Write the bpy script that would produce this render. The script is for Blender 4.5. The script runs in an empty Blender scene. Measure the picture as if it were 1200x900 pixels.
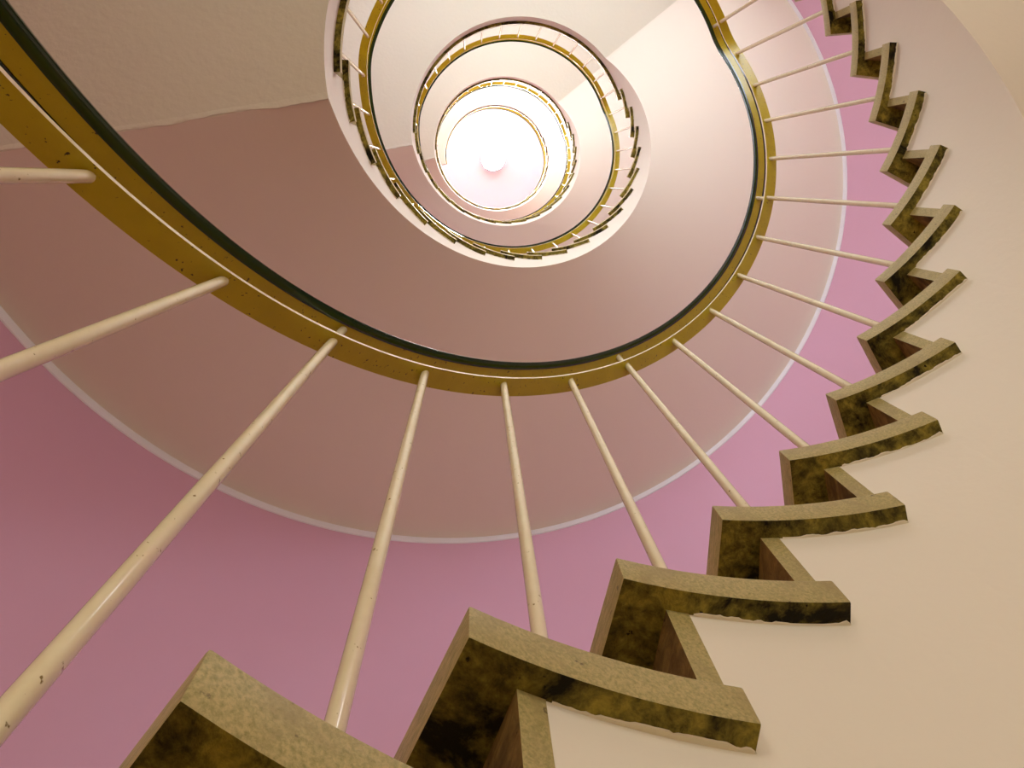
import bpy, bmesh, math, random
from mathutils import Matrix, Vector
random.seed(4)
scene = bpy.context.scene
COL = scene.collection
PI = math.pi
RAD = math.radians

# ------------------------------------------------------------------ camera, world, exposure
cam_d = bpy.data.cameras.new('camera')
cam = bpy.data.objects.new('camera', cam_d)
COL.objects.link(cam)
scene.camera = cam
R0 = Vector((0.963843, -0.263978, -0.036374))      # image right
R1 = Vector((0.262309, 0.963938, -0.044917))       # image down
R2 = Vector((0.046920, 0.033751, 0.998328))        # look
m = Matrix(((R0.x, -R1.x, -R2.x, -0.24232),
            (R0.y, -R1.y, -R2.y, 0.50056),
            (R0.z, -R1.z, -R2.z, -0.36378),
            (0, 0, 0, 1)))
cam.matrix_world = m
cam_d.sensor_fit = 'HORIZONTAL'
cam_d.sensor_width = 36.0
cam_d.lens = 809.8 * 36.0 / 1200.0
cam_d.shift_x = (600.0 - 585.35) / 1200.0
cam_d.shift_y = (247.19 - 450.0) / 1200.0
cam_d.clip_start = 0.02
cam_d.clip_end = 100.0

world = bpy.data.worlds.new('world')
scene.world = world
world.use_nodes = True
bgn = world.node_tree.nodes['Background']
bgn.inputs[0].default_value = (0.75, 0.82, 1.0, 1)
bgn.inputs[1].default_value = 0.3

vs = scene.view_settings
vs.view_transform = 'Standard'
vs.look = 'None'
vs.exposure = 0.38
vs.gamma = 1.0
vs.use_curve_mapping = False

WINDOW_LIGHT = {0: 3.8, 1: 8.6, 2: 9.5, 3: 15.0, 4: 9.0}   # daylight behind the panes, by storey
LAMP_LIGHT = 170.0

# ------------------------------------------------------------------ dimensions (metres)
D = RAD(11.0081)          # angle of one step
PH0 = RAD(-104.871)       # azimuth of step 0
H_ = 0.1656               # rise
PER = 2 * PI / D          # steps in a full turn
NR = 19                   # rises in a storey
R_TREAD = 0.839           # inner end of the treads
R_SLAB = 0.862            # inner face of the slab
R_BAL = 0.92              # balusters
R_WALL = 2.245            # stairwell wall
TH = 0.038                # tread thickness
SOF = 2.6                 # soffit depth under the step line, in rises
LSOF = 1.15               # landing slab depth, in rises
RAIL = 0.965              # underside of lower bar above the step line
I_LO = (13 - LSOF) - (NR - SOF)      # where a flight's soffit leaves the landing soffit (about -4.55)
I_HI = (13 - LSOF) + SOF             # where it reaches the next landing's soffit (about 14.45)
CEIL = 14.05


def ang(i):
    return PH0 + i * D


def P(r, i, z):
    a = ang(i)
    return (r * math.cos(a), -r * math.sin(a), z)


# ------------------------------------------------------------------ materials
def mat(name, col, rough=0.6, bump=0.0, bscale=60.0, spec=0.4, var=0.0, vscale=3.0, var_col=None,
        spots=None, spot_scale=90.0, spot_size=0.30, per_object=False, coat=0.0, detail=4.0):
    mm = bpy.data.materials.new(name)
    mm.use_nodes = True
    nt = mm.node_tree
    n, l = nt.nodes, nt.links
    b = n['Principled BSDF']
    b.inputs['Roughness'].default_value = rough
    b.inputs['Specular IOR Level'].default_value = spec
    if coat:
        b.inputs['Coat Weight'].default_value = coat
        b.inputs['Coat Roughness'].default_value = 0.10
    tc = n.new('ShaderNodeTexCoord')
    vec = tc.outputs['Object']
    if per_object:
        oi = n.new('ShaderNodeObjectInfo')
        mu = n.new('ShaderNodeMath'); mu.operation = 'MULTIPLY'; mu.inputs[1].default_value = 37.0
        l.new(oi.outputs['Random'], mu.inputs[0])
        ad = n.new('ShaderNodeVectorMath'); ad.operation = 'ADD'
        l.new(vec, ad.inputs[0]); l.new(mu.outputs[0], ad.inputs[1])
        vec = ad.outputs[0]
    rgb = n.new('ShaderNodeRGB'); rgb.outputs[0].default_value = (*col, 1)
    cur = rgb.outputs[0]
    if var:
        nz = n.new('ShaderNodeTexNoise'); nz.inputs['Scale'].default_value = vscale
        nz.inputs['Detail'].default_value = detail; nz.inputs['Roughness'].default_value = 0.6
        l.new(vec, nz.inputs['Vector'])
        cr = n.new('ShaderNodeMapRange'); cr.inputs[1].default_value = 0.35; cr.inputs[2].default_value = 0.65
        cr.inputs[3].default_value = 0.0; cr.inputs[4].default_value = var
        l.new(nz.outputs[0], cr.inputs[0])
        mx = n.new('ShaderNodeMix'); mx.data_type = 'RGBA'
        l.new(cr.outputs[0], mx.inputs[0]); l.new(cur, mx.inputs[6])
        vc = var_col or tuple(c * 0.5 for c in col)
        mx.inputs[7].default_value = (*vc, 1)
        cur = mx.outputs[2]
    if spots:
        nz = n.new('ShaderNodeTexNoise'); nz.inputs['Scale'].default_value = spot_scale
        nz.inputs['Detail'].default_value = 3.0
        l.new(vec, nz.inputs['Vector'])
        cr = n.new('ShaderNodeMapRange'); cr.inputs[1].default_value = spot_size; cr.inputs[2].default_value = spot_size + 0.05
        cr.inputs[3].default_value = 1.0; cr.inputs[4].default_value = 0.0
        l.new(nz.outputs[0], cr.inputs[0])
        mx = n.new('ShaderNodeMix'); mx.data_type = 'RGBA'
        l.new(cr.outputs[0], mx.inputs[0]); l.new(cur, mx.inputs[6])
        mx.inputs[7].default_value = (*spots, 1)
        cur = mx.outputs[2]
    l.new(cur, b.inputs['Base Color'])
    if bump:
        nz = n.new('ShaderNodeTexNoise'); nz.inputs['Scale'].default_value = bscale
        nz.inputs['Detail'].default_value = 5.0
        l.new(vec, nz.inputs['Vector'])
        bp = n.new('ShaderNodeBump'); bp.inputs['Strength'].default_value = bump
        bp.inputs['Distance'].default_value = 0.004
        l.new(nz.outputs[0], bp.inputs['Height']); l.new(bp.outputs[0], b.inputs['Normal'])
    return mm


def emit(name, col, strength):
    mm = bpy.data.materials.new(name)
    mm.use_nodes = True
    nt = mm.node_tree
    b = nt.nodes['Principled BSDF']
    b.inputs['Base Color'].default_value = (*col, 1)
    b.inputs['Emission Color'].default_value = (*col, 1)
    b.inputs['Emission Strength'].default_value = strength
    return mm


M_PINK = mat('pink_wall_paint', (0.68, 0.40, 0.52), 0.75, bump=0.10, bscale=45, var=0.3, vscale=1.3, var_col=(0.66, 0.37, 0.46))
M_WHITE = mat('white_wall_paint', (0.82, 0.82, 0.84), 0.7)
M_PLAS = mat('plaster_paint', (0.83, 0.78, 0.64), 0.75, bump=0.12, bscale=55, var=0.2, vscale=1.2, var_col=(0.81, 0.75, 0.60))
M_LAND_SHADED = mat('landing_plaster_shaded', (0.72, 0.70, 0.56), 0.8, bump=0.45, bscale=38, var=0.2, vscale=1.5, var_col=(0.67, 0.66, 0.51))  # flights' plaster, coarser grain; dimmer light on flat soffits put into the colour
def stone(name, light, dark, black, scale, blotch, streak, rough, bump, spec, mid=0.5, lo=0.50, dist=0.8):
    mm = bpy.data.materials.new(name)
    mm.use_nodes = True
    nt = mm.node_tree; n, l = nt.nodes, nt.links
    b = n['Principled BSDF']
    b.inputs['Roughness'].default_value = rough
    b.inputs['Specular IOR Level'].default_value = spec
    tc = n.new('ShaderNodeTexCoord'); oi = n.new('ShaderNodeObjectInfo')
    mu = n.new('ShaderNodeMath'); mu.operation = 'MULTIPLY'; mu.inputs[1].default_value = 37.0
    l.new(oi.outputs['Random'], mu.inputs[0])
    ad = n.new('ShaderNodeVectorMath'); ad.operation = 'ADD'
    l.new(tc.outputs['Object'], ad.inputs[0]); l.new(mu.outputs[0], ad.inputs[1])
    mp = n.new('ShaderNodeMapping'); mp.inputs['Rotation'].default_value = (0.5, 0.35, 0.6)
    mp.inputs['Scale'].default_value = (1.0, streak, streak)
    l.new(ad.outputs[0], mp.inputs['Vector'])

    def noise(src, sc, det, ro, dist, lo, hi):
        z = n.new('ShaderNodeTexNoise'); z.inputs['Scale'].default_value = sc; z.inputs['Detail'].default_value = det
        z.inputs['Roughness'].default_value = ro; z.inputs['Distortion'].default_value = dist
        l.new(src, z.inputs['Vector'])
        r = n.new('ShaderNodeMapRange'); r.inputs[1].default_value = lo; r.inputs[2].default_value = hi
        l.new(z.outputs[0], r.inputs[0])
        return r.outputs[0], z.outputs[0]

    def mix(f, a, bb):
        x = n.new('ShaderNodeMix'); x.data_type = 'RGBA'
        l.new(f, x.inputs[0])
        for sock, v in ((x.inputs[6], a), (x.inputs[7], bb)):
            if isinstance(v, tuple):
                sock.default_value = (*v, 1)
            else:
                l.new(v, sock)
        return x.outputs[2]
    f1, h1 = noise(mp.outputs[0], scale, 8, 0.7, dist, mid - 0.13, mid + 0.13)
    f2, h2 = noise(ad.outputs[0], blotch, 9, 0.68, 0.5, lo, lo + 0.16)
    f3, h3 = noise(ad.outputs[0], 75.0, 4, 0.6, 0.0, 0.67, 0.72)
    c = mix(f1, light, dark)
    c = mix(f2, c, black)
    c = mix(f3, c, tuple(v * 0.5 for v in black))
    l.new(c, b.inputs['Base Color'])
    bp = n.new('ShaderNodeBump'); bp.inputs['Strength'].default_value = bump; bp.inputs['Distance'].default_value = 0.004
    l.new(h1, bp.inputs['Height']); l.new(bp.outputs[0], b.inputs['Normal'])
    return mm


M_STONE = stone('cut_stone', (0.52, 0.42, 0.17), (0.27, 0.25, 0.07), (0.34, 0.27, 0.10), 60.0, 11.0, 5.0, 0.42, 0.3, 0.5, mid=0.53, dist=0.25)
M_ROUGH_SHADED = stone('rough_stone_shaded', (0.38, 0.31, 0.05), (0.09, 0.074, 0.014), (0.012, 0.009, 0.003), 50.0, 9.0, 1.0, 0.85, 0.9, 0.2, lo=0.45, dist=0.3)  # raw stone underside; shade under the treads darkens its colour too
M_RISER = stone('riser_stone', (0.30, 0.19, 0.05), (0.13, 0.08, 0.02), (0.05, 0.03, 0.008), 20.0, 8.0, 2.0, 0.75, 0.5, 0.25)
M_TOP = stone('bounce_tread_top', (0.84, 0.58, 0.14), (0.74, 0.50, 0.11), (0.66, 0.44, 0.10), 60.0, 20.0, 1.0, 0.35, 0.05, 0.5)  # unseen tops; bright ochre added to bounce warm light onto the soffits
M_RAIL = mat('ochre_rail_paint', (0.56, 0.47, 0.018), 0.32, bump=0.10, bscale=90, var=0.5, vscale=16, var_col=(0.45, 0.36, 0.012),
             spots=(0.06, 0.045, 0.01), spot_scale=120, spot_size=0.285, spec=0.35, coat=0.1)
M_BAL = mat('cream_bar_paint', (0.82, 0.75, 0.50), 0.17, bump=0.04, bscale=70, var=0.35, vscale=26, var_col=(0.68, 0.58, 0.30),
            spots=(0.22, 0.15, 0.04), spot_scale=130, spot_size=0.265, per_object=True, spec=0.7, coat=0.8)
M_CAP = mat('dark_green_cap', (0.010, 0.038, 0.014), 0.16, spec=0.6)
M_FLOOR = mat('terrazzo', (0.72, 0.52, 0.17), 0.4, var=0.5, vscale=80, var_col=(0.58, 0.42, 0.14))  # unseen floor, coloured bright ochre to send warm bounce upward
M_CEIL = mat('ceiling_paint', (0.74, 0.86, 0.92), 0.8)
M_FRAME = mat('window_frame_paint', (0.78, 0.76, 0.72), 0.5)
M_METAL = mat('lamp_metal', (0.7, 0.7, 0.72), 0.35)
M_LAMP = emit('lamp_glass', (1.0, 0.95, 0.86), LAMP_LIGHT)
M_PANE = {k: emit('frosted_daylight_pane_%d' % k, (0.96, 0.92, 0.80) if k == 0 else (0.84, 0.91, 1.0), v) for k, v in WINDOW_LIGHT.items()}


# ------------------------------------------------------------------ helpers
def link(name, me, parent=None):
    o = bpy.data.objects.new(name, me)
    COL.objects.link(o)
    if parent is not None:
        o.parent = parent
    return o


def thing(name, label, cat, group=None, loc=(0, 0, 0)):
    o = bpy.data.objects.new(name, None)
    o.empty_display_size = 0.1
    COL.objects.link(o)
    o.location = loc
    o['label'] = label
    o['category'] = cat
    if group:
        o['group'] = group
    return o


def struct(o, label=None):
    o['kind'] = 'structure'
    if label:
        o['label'] = label
    return o


def mesh(name, verts, faces, mats, smooth=None, midx=None):
    me = bpy.data.meshes.new(name)
    me.from_pydata(verts, [], faces)
    for mm in mats:
        me.materials.append(mm)
    bm = bmesh.new(); bm.from_mesh(me)
    bmesh.ops.remove_doubles(bm, verts=bm.verts, dist=1e-5)
    bmesh.ops.recalc_face_normals(bm, faces=bm.faces)
    bm.normal_update()
    if midx:
        for fc in bm.faces:
            fc.material_index = midx(fc)
    if smooth is not None:
        for fc in bm.faces:
            fc.smooth = True
    bm.to_mesh(me); bm.free()
    if smooth is not None:
        me.set_sharp_from_angle(angle=RAD(smooth))
    return me


def sweep(name, sect, i0, i1, n, mats, smooth=35, midx=None):
    """sect(i) -> list of (r, z); swept round the well from step i0 to step i1."""
    verts, faces = [], []
    for k in range(n + 1):
        i = i0 + (i1 - i0) * k / n
        s = sect(i)
        w = len(s)
        for r, z in s:
            verts.append(P(r, i, z))
    for k in range(n):
        for j in range(w):
            a = k * w + j; b = k * w + (j + 1) % w
            faces.append((a, b, b + w, a + w))
    faces.append(tuple(range(w - 1, -1, -1)))
    faces.append(tuple(n * w + j for j in range(w)))
    return mesh(name, verts, faces, mats, smooth, midx)


def box_mesh(name, sx, sy, sz, mats, bev=0.0):
    bm = bmesh.new()
    bmesh.ops.create_cube(bm, size=1.0, matrix=Matrix.Diagonal((sx, sy, sz, 1)))
    if bev:
        bmesh.ops.bevel(bm, geom=list(bm.edges), offset=bev, segments=2, affect='EDGES')
    me = bpy.data.meshes.new(name); bm.to_mesh(me); bm.free()
    for mm in mats:
        me.materials.append(mm)
    return me


def cyl_mesh(name, r, z0, z1, mats, seg=16):
    verts, faces = [], []
    for z in (z0, z1):
        for k in range(seg):
            a = 2 * PI * k / seg
            verts.append((r * math.cos(a), r * math.sin(a), z))
    for k in range(seg):
        faces.append((k, (k + 1) % seg, seg + (k + 1) % seg, seg + k))
    faces.append(tuple(range(seg - 1, -1, -1))); faces.append(tuple(range(seg, 2 * seg)))
    return mesh(name, verts, faces, mats, 40)


# ------------------------------------------------------------------ the room: floor, wall, windows, ceiling
Z_FLOOR = -6 * H_
fl = link('floor', cyl_mesh('floor', R_WALL + 0.3, Z_FLOOR - 0.15, Z_FLOOR, [M_FLOOR], 96)); struct(fl)
ce = link('ceiling', cyl_mesh('ceiling', R_WALL + 0.3, CEIL, CEIL + 0.15, [M_CEIL], 96)); struct(ce)


def landing_z(n):
    return (13 - NR + NR * n) * H_      # n = 0 is the ground floor


WIN_PH = [RAD(70), RAD(105), RAD(140)]
WIN_HALF = 0.42 / R_WALL
win_z = [(landing_z(n) + 0.75, landing_z(n) + 2.05) for n in range(5)]
phs = sorted([2 * PI * k / 96 for k in range(96)] + [c + s * WIN_HALF for c in WIN_PH for s in (-1, 1)])
pp_ = [phs[0]]
for a in phs[1:]:
    if a - pp_[-1] > 0.012:
        pp_.append(a)
    elif any(abs(a - (c + s * WIN_HALF)) < 1e-9 for c in WIN_PH for s in (-1, 1)):
        pp_[-1] = a
phs = pp_
zs = sorted([Z_FLOOR, CEIL] + [z for w in win_z for z in w])
verts, faces, vid = [], [], {}


def wv(k, j):
    key = (k % len(phs), j)
    if key not in vid:
        a = phs[key[0]]
        vid[key] = len(verts)
        verts.append((R_WALL * math.cos(a), -R_WALL * math.sin(a), zs[j]))
    return vid[key]


for j in range(len(zs) - 1):
    zm = (zs[j] + zs[j + 1]) / 2
    for k in range(len(phs)):
        a0 = phs[k]; a1 = phs[(k + 1) % len(phs)] + (2 * PI if k == len(phs) - 1 else 0)
        am = (a0 + a1) / 2
        hole = any(z0 < zm < z1 for z0, z1 in win_z) and any(abs(am - c) < WIN_HALF for c in WIN_PH)
        if not hole:
            faces.append((wv(k, j), wv(k, j + 1), wv(k + 1, j + 1), wv(k + 1, j)))
me = bpy.data.meshes.new('wall_round')
me.from_pydata(verts, [], faces)
me.materials.append(M_PINK)
for pl in me.polygons:
    pl.use_smooth = True
me.update()
wl = link('wall_round', me); struct(wl)
so = wl.modifiers.new('thickness', 'SOLIDIFY'); so.thickness = 0.25
nrm = me.polygons[0].normal; ctr = me.polygons[0].center
so.offset = -1.0 if (nrm.x * ctr.x + nrm.y * ctr.y) < 0 else 1.0
me.set_sharp_from_angle(angle=RAD(35))

cnt = 0
for n in range(5):
    z0, z1 = win_z[n]
    for c in WIN_PH:
        cnt += 1
        hw, hh = 0.42, (z1 - z0) / 2
        w = bpy.data.objects.new('window_%d' % cnt, None); w.empty_display_size = 0.1
        COL.objects.link(w)
        rr = R_WALL + 0.13
        w.location = (rr * math.cos(c), -rr * math.sin(c), (z0 + z1) / 2)
        w.rotation_euler = (0, 0, -c)
        struct(w)
        hwf = hw + 0.02
        for nm, sx, sy, sz, y, z in (('frame_rail', 0.05, 2 * hwf, 0.05, 0, hh - 0.025), ('frame_rail', 0.05, 2 * hwf, 0.05, 0, -hh + 0.025),
                                     ('frame_stile', 0.05, 0.05, 2 * hh - 0.1, hwf - 0.025, 0), ('frame_stile', 0.05, 0.05, 2 * hh - 0.1, -hwf + 0.025, 0),
                                     ('glazing_bar', 0.03, 0.03, 2 * hh - 0.1, 0, 0)):
            o = link(nm, box_mesh(nm, sx, sy, sz, [M_FRAME]), w); o.location = (0, y, z)
        for s in (-1, 1):
            o = link('pane', box_mesh('pane', 0.008, hwf - 0.065, 2 * hh - 0.1, [M_PANE[n]]), w)
            o.location = (0.0, s * (hwf - 0.05 + 0.015) / 2, 0)


# ------------------------------------------------------------------ heights along the stair (i counts steps within a storey)
def soffit(i, n):
    """underside of storey n's structure; i from I_LO to I_LO + PER; landing from I_HI on"""
    return (min(i - SOF, 13 - LSOF) + NR * n) * H_


def top_of(k, n):
    return (k + NR * n) * H_


def body_mesh(name, pieces, n, mats, midx=None, sub=6):
    """pieces: (i0, i1, level) flat-topped wedges under each tread, one closed solid."""
    stations = []
    for i0, i1, lev in pieces:
        cnt_ = max(2, int(round((i1 - i0) * sub)))
        brk = [i0 + (i1 - i0) * t / cnt_ for t in range(cnt_ + 1)]
        if i0 < I_HI < i1:
            brk = sorted(brk + [I_HI])
        for b in brk:
            stations.append((b, top_of(lev, n) - TH))
    verts, faces = [], []
    for i, zt in stations:
        zb = soffit(i, n)
        verts += [P(R_SLAB, i, zb), P(R_WALL - 0.003, i, zb), P(R_WALL - 0.003, i, zt), P(R_SLAB, i, zt)]
    for s in range(len(stations) - 1):
        a = 4 * s
        if abs(stations[s][0] - stations[s + 1][0]) < 1e-6:      # the vertical step in the top
            if abs(stations[s][1] - stations[s + 1][1]) > 1e-6:
                faces.append((a + 3, a + 2, a + 6, a + 7))
            continue
        for j in range(4):
            b = (j + 1) % 4
            faces.append((a + j, a + b, a + 4 + b, a + 4 + j))
    faces.append((3, 2, 1, 0))
    e = 4 * (len(stations) - 1)
    faces.append((e, e + 1, e + 2, e + 3))
    me = bpy.data.meshes.new(name)
    me.from_pydata(verts, [], faces)
    for mm in mats:
        me.materials.append(mm)
    bm = bmesh.new(); bm.from_mesh(me)
    bmesh.ops.remove_doubles(bm, verts=bm.verts, dist=1e-5)
    bmesh.ops.recalc_face_normals(bm, faces=bm.faces)
    bm.normal_update()
    for fc in bm.faces:
        fc.smooth = True
        if midx:
            fc.material_index = midx(fc)
    bm.to_mesh(me); bm.free()
    me.set_sharp_from_angle(angle=RAD(30))
    return me


# ------------------------------------------------------------------ tread and riser, one mesh each
def wedge(name, r0, r1, a0, a1, z0, z1, mats, bev, midx, seg=10):
    """solid between two radii, angles (in steps) and heights; local frame, step axis along +X"""
    verts, faces = [], []
    for t in range(seg + 1):
        a = (a0 + (a1 - a0) * t / seg) * D
        for r, z in ((r0, z0), (r1, z0), (r1, z1), (r0, z1)):
            verts.append((r * math.cos(a), -r * math.sin(a), z))
    for t in range(seg):
        for j in range(4):
            b = (j + 1) % 4
            faces.append((4 * t + j, 4 * t + b, 4 * t + 4 + b, 4 * t + 4 + j))
    faces.append((3, 2, 1, 0)); e = 4 * seg
    faces.append((e, e + 1, e + 2, e + 3))
    me = bpy.data.meshes.new(name)
    me.from_pydata(verts, [], faces)
    for mm in mats:
        me.materials.append(mm)
    bm = bmesh.new(); bm.from_mesh(me)
    bmesh.ops.recalc_face_normals(bm, faces=bm.faces)
    if bev:
        eds = [e_ for e_ in bm.edges if len(e_.link_faces) == 2 and e_.calc_face_angle() > RAD(40)
               and all(math.hypot(v.co.x, v.co.y) < r1 - 0.02 for v in e_.verts) or
               (len(e_.link_faces) == 2 and e_.calc_face_angle() > RAD(40) and abs(e_.verts[0].co.z - e_.verts[1].co.z) < 1e-4
                and any(math.hypot(v.co.x, v.co.y) < r1 - 0.02 for v in e_.verts))]
        bmesh.ops.bevel(bm, geom=eds, offset=bev, segments=2, affect='EDGES', profile=0.6)
    bm.normal_update()
    for fc in bm.faces:
        fc.material_index = midx(fc)
        fc.smooth = True
    bm.to_mesh(me); bm.free()
    me.set_sharp_from_angle(angle=RAD(28))
    return me


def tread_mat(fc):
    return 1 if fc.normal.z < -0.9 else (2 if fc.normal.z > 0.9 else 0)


TREAD = wedge('tread', R_TREAD, R_WALL - 0.004, -0.639, 0.798, -TH, 0.0, [M_STONE, M_ROUGH_SHADED, M_TOP], 0.0022, tread_mat)
RISER = wedge('riser', R_SLAB - 0.001, R_WALL - 0.004, -0.34, -0.20, -H_, -TH, [M_STONE, M_RISER], 0.0,
              lambda fc: 1 if fc.normal.x ** 2 + fc.normal.y ** 2 > 0.5 and fc.calc_area() > 0.05 else 0, seg=2)


def paint_edge(rng):
    """ragged lap of wall paint on the underside of a tread, along the slab face"""
    verts, faces = [], []
    n = 42
    w = 0.0025
    for t in range(n + 1):
        i = -0.17 + (0.79 + 0.17) * t / n
        w += rng.uniform(-0.0016, 0.0016) if t % 3 else rng.uniform(-0.0003, 0.0003)
        w = min(0.0045, max(0.0006, w))
        if t in (0, n):
            w = 0.001
        for r, z in ((R_SLAB + 0.001, -TH - 0.0002), (R_SLAB + 0.001, -TH - 0.0016), (R_SLAB - w, -TH - 0.0012), (R_SLAB - w - 0.0008, -TH - 0.0002)):
            a = i * D
            verts.append((r * math.cos(a), -r * math.sin(a), z))
    for t in range(n):
        for j in range(4):
            b = (j + 1) % 4
            faces.append((4 * t + j, 4 * t + b, 4 * t + 4 + b, 4 * t + 4 + j))
    faces.append((3, 2, 1, 0)); e = 4 * n
    faces.append((e, e + 1, e + 2, e + 3))
    return mesh('paint_lap', verts, faces, [M_PLAS], 40)


LAPS = [paint_edge(random.Random(s)) for s in range(5)]


def place(o, i, z):
    o.location = (0, 0, z)
    o.rotation_euler = (0, 0, -ang(i))


# ------------------------------------------------------------------ flights and landings
FL_LABEL = ['lowest stair flight, nearest the viewer, its big olive step ends climbing the right side',
            'second stair flight up, seen through the well inside the big near handrail',
            'third stair flight up, a small ring of steps high in the well',
            'topmost stair flight, the faint thin ring just around the bright ceiling']
LD_LABEL = ['first landing above the viewer, grey beige plaster underside at upper left',
            'second landing up, brown edged curve above the yellow ring of rails',
            'third landing up, pale underside with thin orange brown edge',
            'top landing under the ceiling, its slab ending in a straight edge']
for n in range(4):
    t = thing('stair_flight', FL_LABEL[n], 'stairs', 'stair flights')
    i_start = I_LO if n else -5.2
    pieces = []
    for k in range(-5, 13):
        a, b = k - 0.2, k + 0.8
        a = max(a, i_start)
        if b > a + 1e-3:
            pieces.append((a, b, k))
    if n == 0:
        # ground flight: clamp the soffit to the floor by starting where it clears it
        def sof0(i, n_, _s=soffit):
            return max(_s(i, n_), Z_FLOOR)
        keep = soffit
        soffit = sof0
        me = body_mesh('slab', pieces, n, [M_PLAS])
        soffit = keep
    else:
        me = body_mesh('slab', pieces, n, [M_PLAS])
    link('slab', me, t)
    for k in range(-5, 13):
        z = top_of(k, n)
        o = link('tread', TREAD, t); place(o, k, z)
        o = link('riser', RISER, t); place(o, k, z)
        if n < 2:
            lp = link('paint_lap', LAPS[(k * 3 + n) % 5], o); lp.rotation_euler = (0, 0, 0)
    o = link('riser', RISER, t); place(o, 13, top_of(13, n))

    # landing n+1
    t = thing('stair_landing', LD_LABEL[n], 'landing', 'stair landings')
    last = PER + I_LO
    pieces = [(12.8, PER - 5.2, 13)]
    pieces += [(PER - 5.2, last, 14)] if n < 3 else []
    if n == 3:
        pieces = [(12.8, last, 13)]
    link('slab', body_mesh('slab', pieces, n, [M_LAND_SHADED, M_PLAS], midx=lambda fc: 0 if fc.normal.z < -0.995 else 1), t)
    if n < 3:
        # ragged plaster lip along the seam with the next flight
        rr_ = random.Random(20 + n); vv, ff = [], []
        zb = soffit(last, n); NP = 90; off = 0.0
        for q in range(NP + 1):
            r = R_SLAB + (R_WALL - 0.004 - R_SLAB) * q / NP
            off = max(-0.007, min(0.007, off + rr_.uniform(-0.0025, 0.0025)))
            hgt = 0.002 + rr_.uniform(-0.0008, 0.0014)
            a_ = ang(last)
            tx, ty = -math.sin(a_), -math.cos(a_)          # direction of increasing step
            px, py = r * math.cos(a_), -r * math.sin(a_)
            for d_, z_ in ((-0.022, zb + 0.0005), (-0.008 + off, zb - hgt * 0.7), (off + 0.001, zb - hgt), (off + 0.004, zb + 0.0005)):
                vv.append((px + tx * d_, py + ty * d_, z_))
        for q in range(NP):
            for j in range(4):
                b_ = (j + 1) % 4
                ff.append((4 * q + j, 4 * q + b_, 4 * q + 4 + b_, 4 * q + 4 + j))
        ff.append((3, 2, 1, 0)); ff.append(tuple(4 * NP + j for j in range(4)))
        link('plaster_lip', mesh('plaster_lip', vv, ff, [M_LAND_SHADED], 40), t)
    e_end = PER - 5.2 if n < 3 else last + 0.05
    zt = top_of(13, n)
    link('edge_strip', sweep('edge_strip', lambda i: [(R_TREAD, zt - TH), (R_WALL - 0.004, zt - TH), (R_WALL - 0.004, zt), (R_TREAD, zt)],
                             12.361, e_end, 110, [M_STONE, M_ROUGH_SHADED, M_TOP], 30, tread_mat), t)

# white painted strip along the top of the wall under each soffit
tn = 0
for n in range(0, 5):
    for (a, b, s) in ((I_LO if n else -2.0, I_HI, 110), (I_HI, PER + I_LO, 110)):
        if n == 4:
            continue
        tn += 1
        link_o = link('trim_%d' % tn, sweep('trim', lambda i: [(R_WALL - 0.006, soffit(i, n) - 0.045), (R_WALL - 0.001, soffit(i, n) - 0.047),
                                                               (R_WALL - 0.001, soffit(i, n) - 0.001), (R_WALL - 0.006, soffit(i, n) - 0.001)],
                                            a, b, s, [M_WHITE], 30))
        struct(link_o)


# ------------------------------------------------------------------ railings
def smin(x, lim, k=0.35):
    hh = max(0.0, min(1.0, 0.5 + 0.5 * (lim - x) / k))
    return (x * hh + lim * (1 - hh)) - k * hh * (1 - hh)


def rail_i(i):
    """height of the rail line in rises (flat over the landings)"""
    v = smin(i, 12.45)
    lo = 12.45 - NR
    v = -smin(-v, -lo)
    j = i - PER                                   # the next flight's rise begins
    if i > 20:
        v2 = -smin(-j, -lo) + NR
        v = v2
    return v


RL_LABEL = ['near railing with wide ochre bar and dark green handrail sweeping across the picture',
            'second railing up, ochre ring with green handrail in the middle of the well',
            'third railing up, small pale ochre ring high in the well',
            'topmost railing, faint thin ring around the bright ceiling']
BAR_M = {}


def bar(z0, z1, seg=14, r=0.0085):
    key = round(z1 - z0, 4)
    if key not in BAR_M:
        BAR_M[key] = cyl_mesh('baluster', r, 0.0, z1 - z0, [M_BAL], seg)
    return BAR_M[key]


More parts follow.
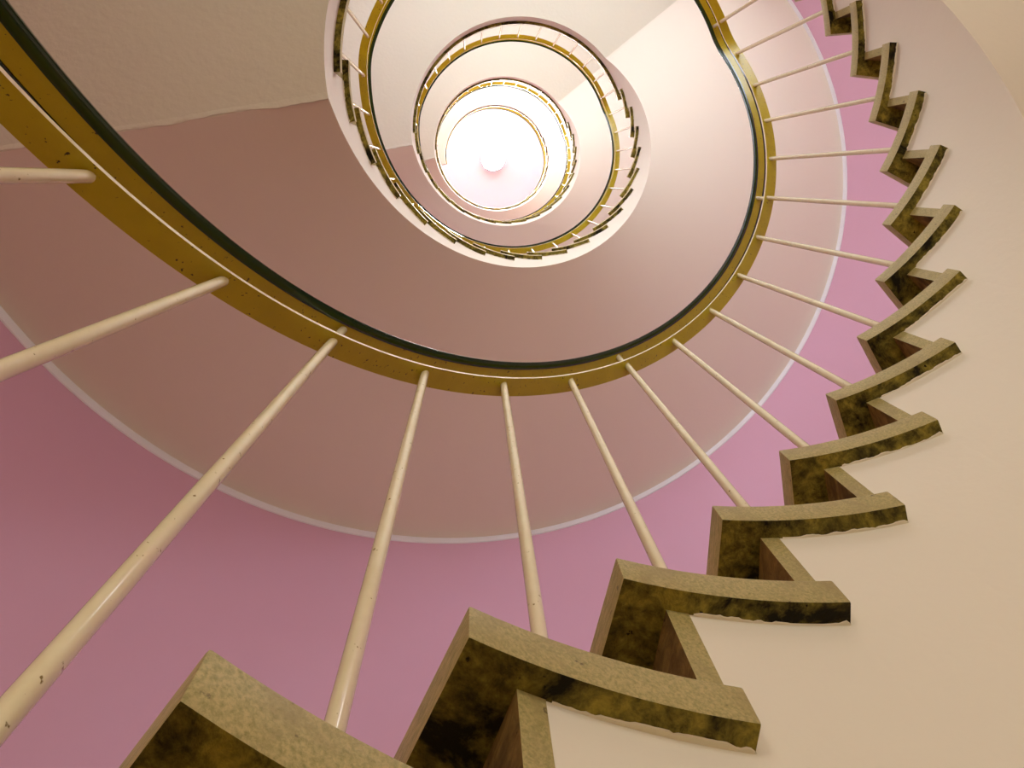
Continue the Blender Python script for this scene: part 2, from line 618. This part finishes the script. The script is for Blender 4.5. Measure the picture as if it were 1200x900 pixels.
I_END = PER - 7.35
LS = 0.9754
for n in range(4):
    t = thing('railing', RL_LABEL[n], 'railing', 'stairwell railings')
    i0 = -7.35 if n else -5.45
    i1 = I_END if n < 3 else PER + I_LO - 0.35
    cnt_ = int((i1 - i0) * 8)
    base = NR * n * H_
    zf = (lambda i: rail_i(i) * H_ + RAIL + base) if n < 3 else (lambda i: rail_i(min(i, 20)) * H_ + RAIL + base)

    def flat(i):
        return zf(i)
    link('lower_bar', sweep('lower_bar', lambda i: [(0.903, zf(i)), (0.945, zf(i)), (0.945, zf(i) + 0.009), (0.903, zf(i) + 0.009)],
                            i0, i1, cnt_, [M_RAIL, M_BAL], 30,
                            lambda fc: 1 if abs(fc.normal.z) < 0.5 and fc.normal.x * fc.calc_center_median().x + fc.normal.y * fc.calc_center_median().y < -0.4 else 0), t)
    hr = link('handrail', sweep('handrail', lambda i: [(0.917, zf(i) + 0.120), (0.946, zf(i) + 0.120), (0.946, zf(i) + 0.131), (0.917, zf(i) + 0.131)],
                                i0, i1, cnt_, [M_RAIL], 30), t)

    def cap(i):
        z = zf(i)
        return [(0.9165, z + 0.118), (0.9165, z + 0.128), (0.9465, z + 0.128), (0.9465, z + 0.118), (0.953, z + 0.119),
                (0.955, z + 0.128), (0.952, z + 0.138), (0.943, z + 0.143), (0.916, z + 0.143), (0.906, z + 0.1425),
                (0.9030, z + 0.140), (0.9022, z + 0.134), (0.9045, z + 0.1325), (0.9020, z + 0.129), (0.9045, z + 0.1265),
                (0.9025, z + 0.120), (0.907, z + 0.117)]
    link('handrail_cap', sweep('handrail_cap', cap, i0, i1, cnt_, [M_CAP], 50), hr)
    # balusters
    lst = [(k, top_of(k, n)) for k in range(-5, 13)]
    if n:
        lst.append((-6, top_of(-6, n))); lst.append((-7, top_of(-6, n)))
    land = 13
    j = 0
    while True:
        i = 13 + j * LS
        if n < 3 and i > PER - 7.5:
            break
        if n == 3 and i > PER + I_LO - 0.4:
            break
        lst.append((i, top_of(13, n))); j += 1
    for q, (i, z) in enumerate(lst):
        zb = z - 0.012
        zt = zf(i) + 0.003
        o = link('baluster', bar(zb, zt), t)
        o.location = P(R_BAL, i, zb)
        o.rotation_euler = (0, 0, random.uniform(0, 6))
    for i in (-6 if n else -5, -1, 3, 8, 13, 13 + 4 * LS, 13 + 9 * LS):
        zb = zf(i) + 0.006; zt = zf(i) + 0.122
        o = link('connecting_pin', bar(zb, zt), t)
        o.location = P(0.928, i, zb)

# ------------------------------------------------------------------ ceiling lamp
LX, LY, LR = 0.021, -0.025, 0.25
t = thing('ceiling_lamp', 'round glowing white lamp on the ceiling at the centre of the well', 'lamp', loc=(LX, LY, CEIL - 0.09))
verts, faces = [], []
prof = [(LR - 0.012, 0.0), (LR + 0.004, -0.004), (LR + 0.012, 0.004), (LR + 0.012, 0.089), (LR - 0.012, 0.089)]
SEG = 56
for k in range(SEG):
    a = 2 * PI * k / SEG
    for r, z in prof:
        verts.append((r * math.cos(a), r * math.sin(a), z))
for k in range(SEG):
    for j in range(len(prof)):
        b = (j + 1) % len(prof); c = (k + 1) % SEG
        faces.append((k * len(prof) + j, k * len(prof) + b, c * len(prof) + b, c * len(prof) + j))
link('housing_ring', mesh('housing_ring', verts, faces, [M_METAL], 40), t)
link('glass_disc', cyl_mesh('glass_disc', LR - 0.012, 0.004, 0.012, [M_LAMP], 56), t)
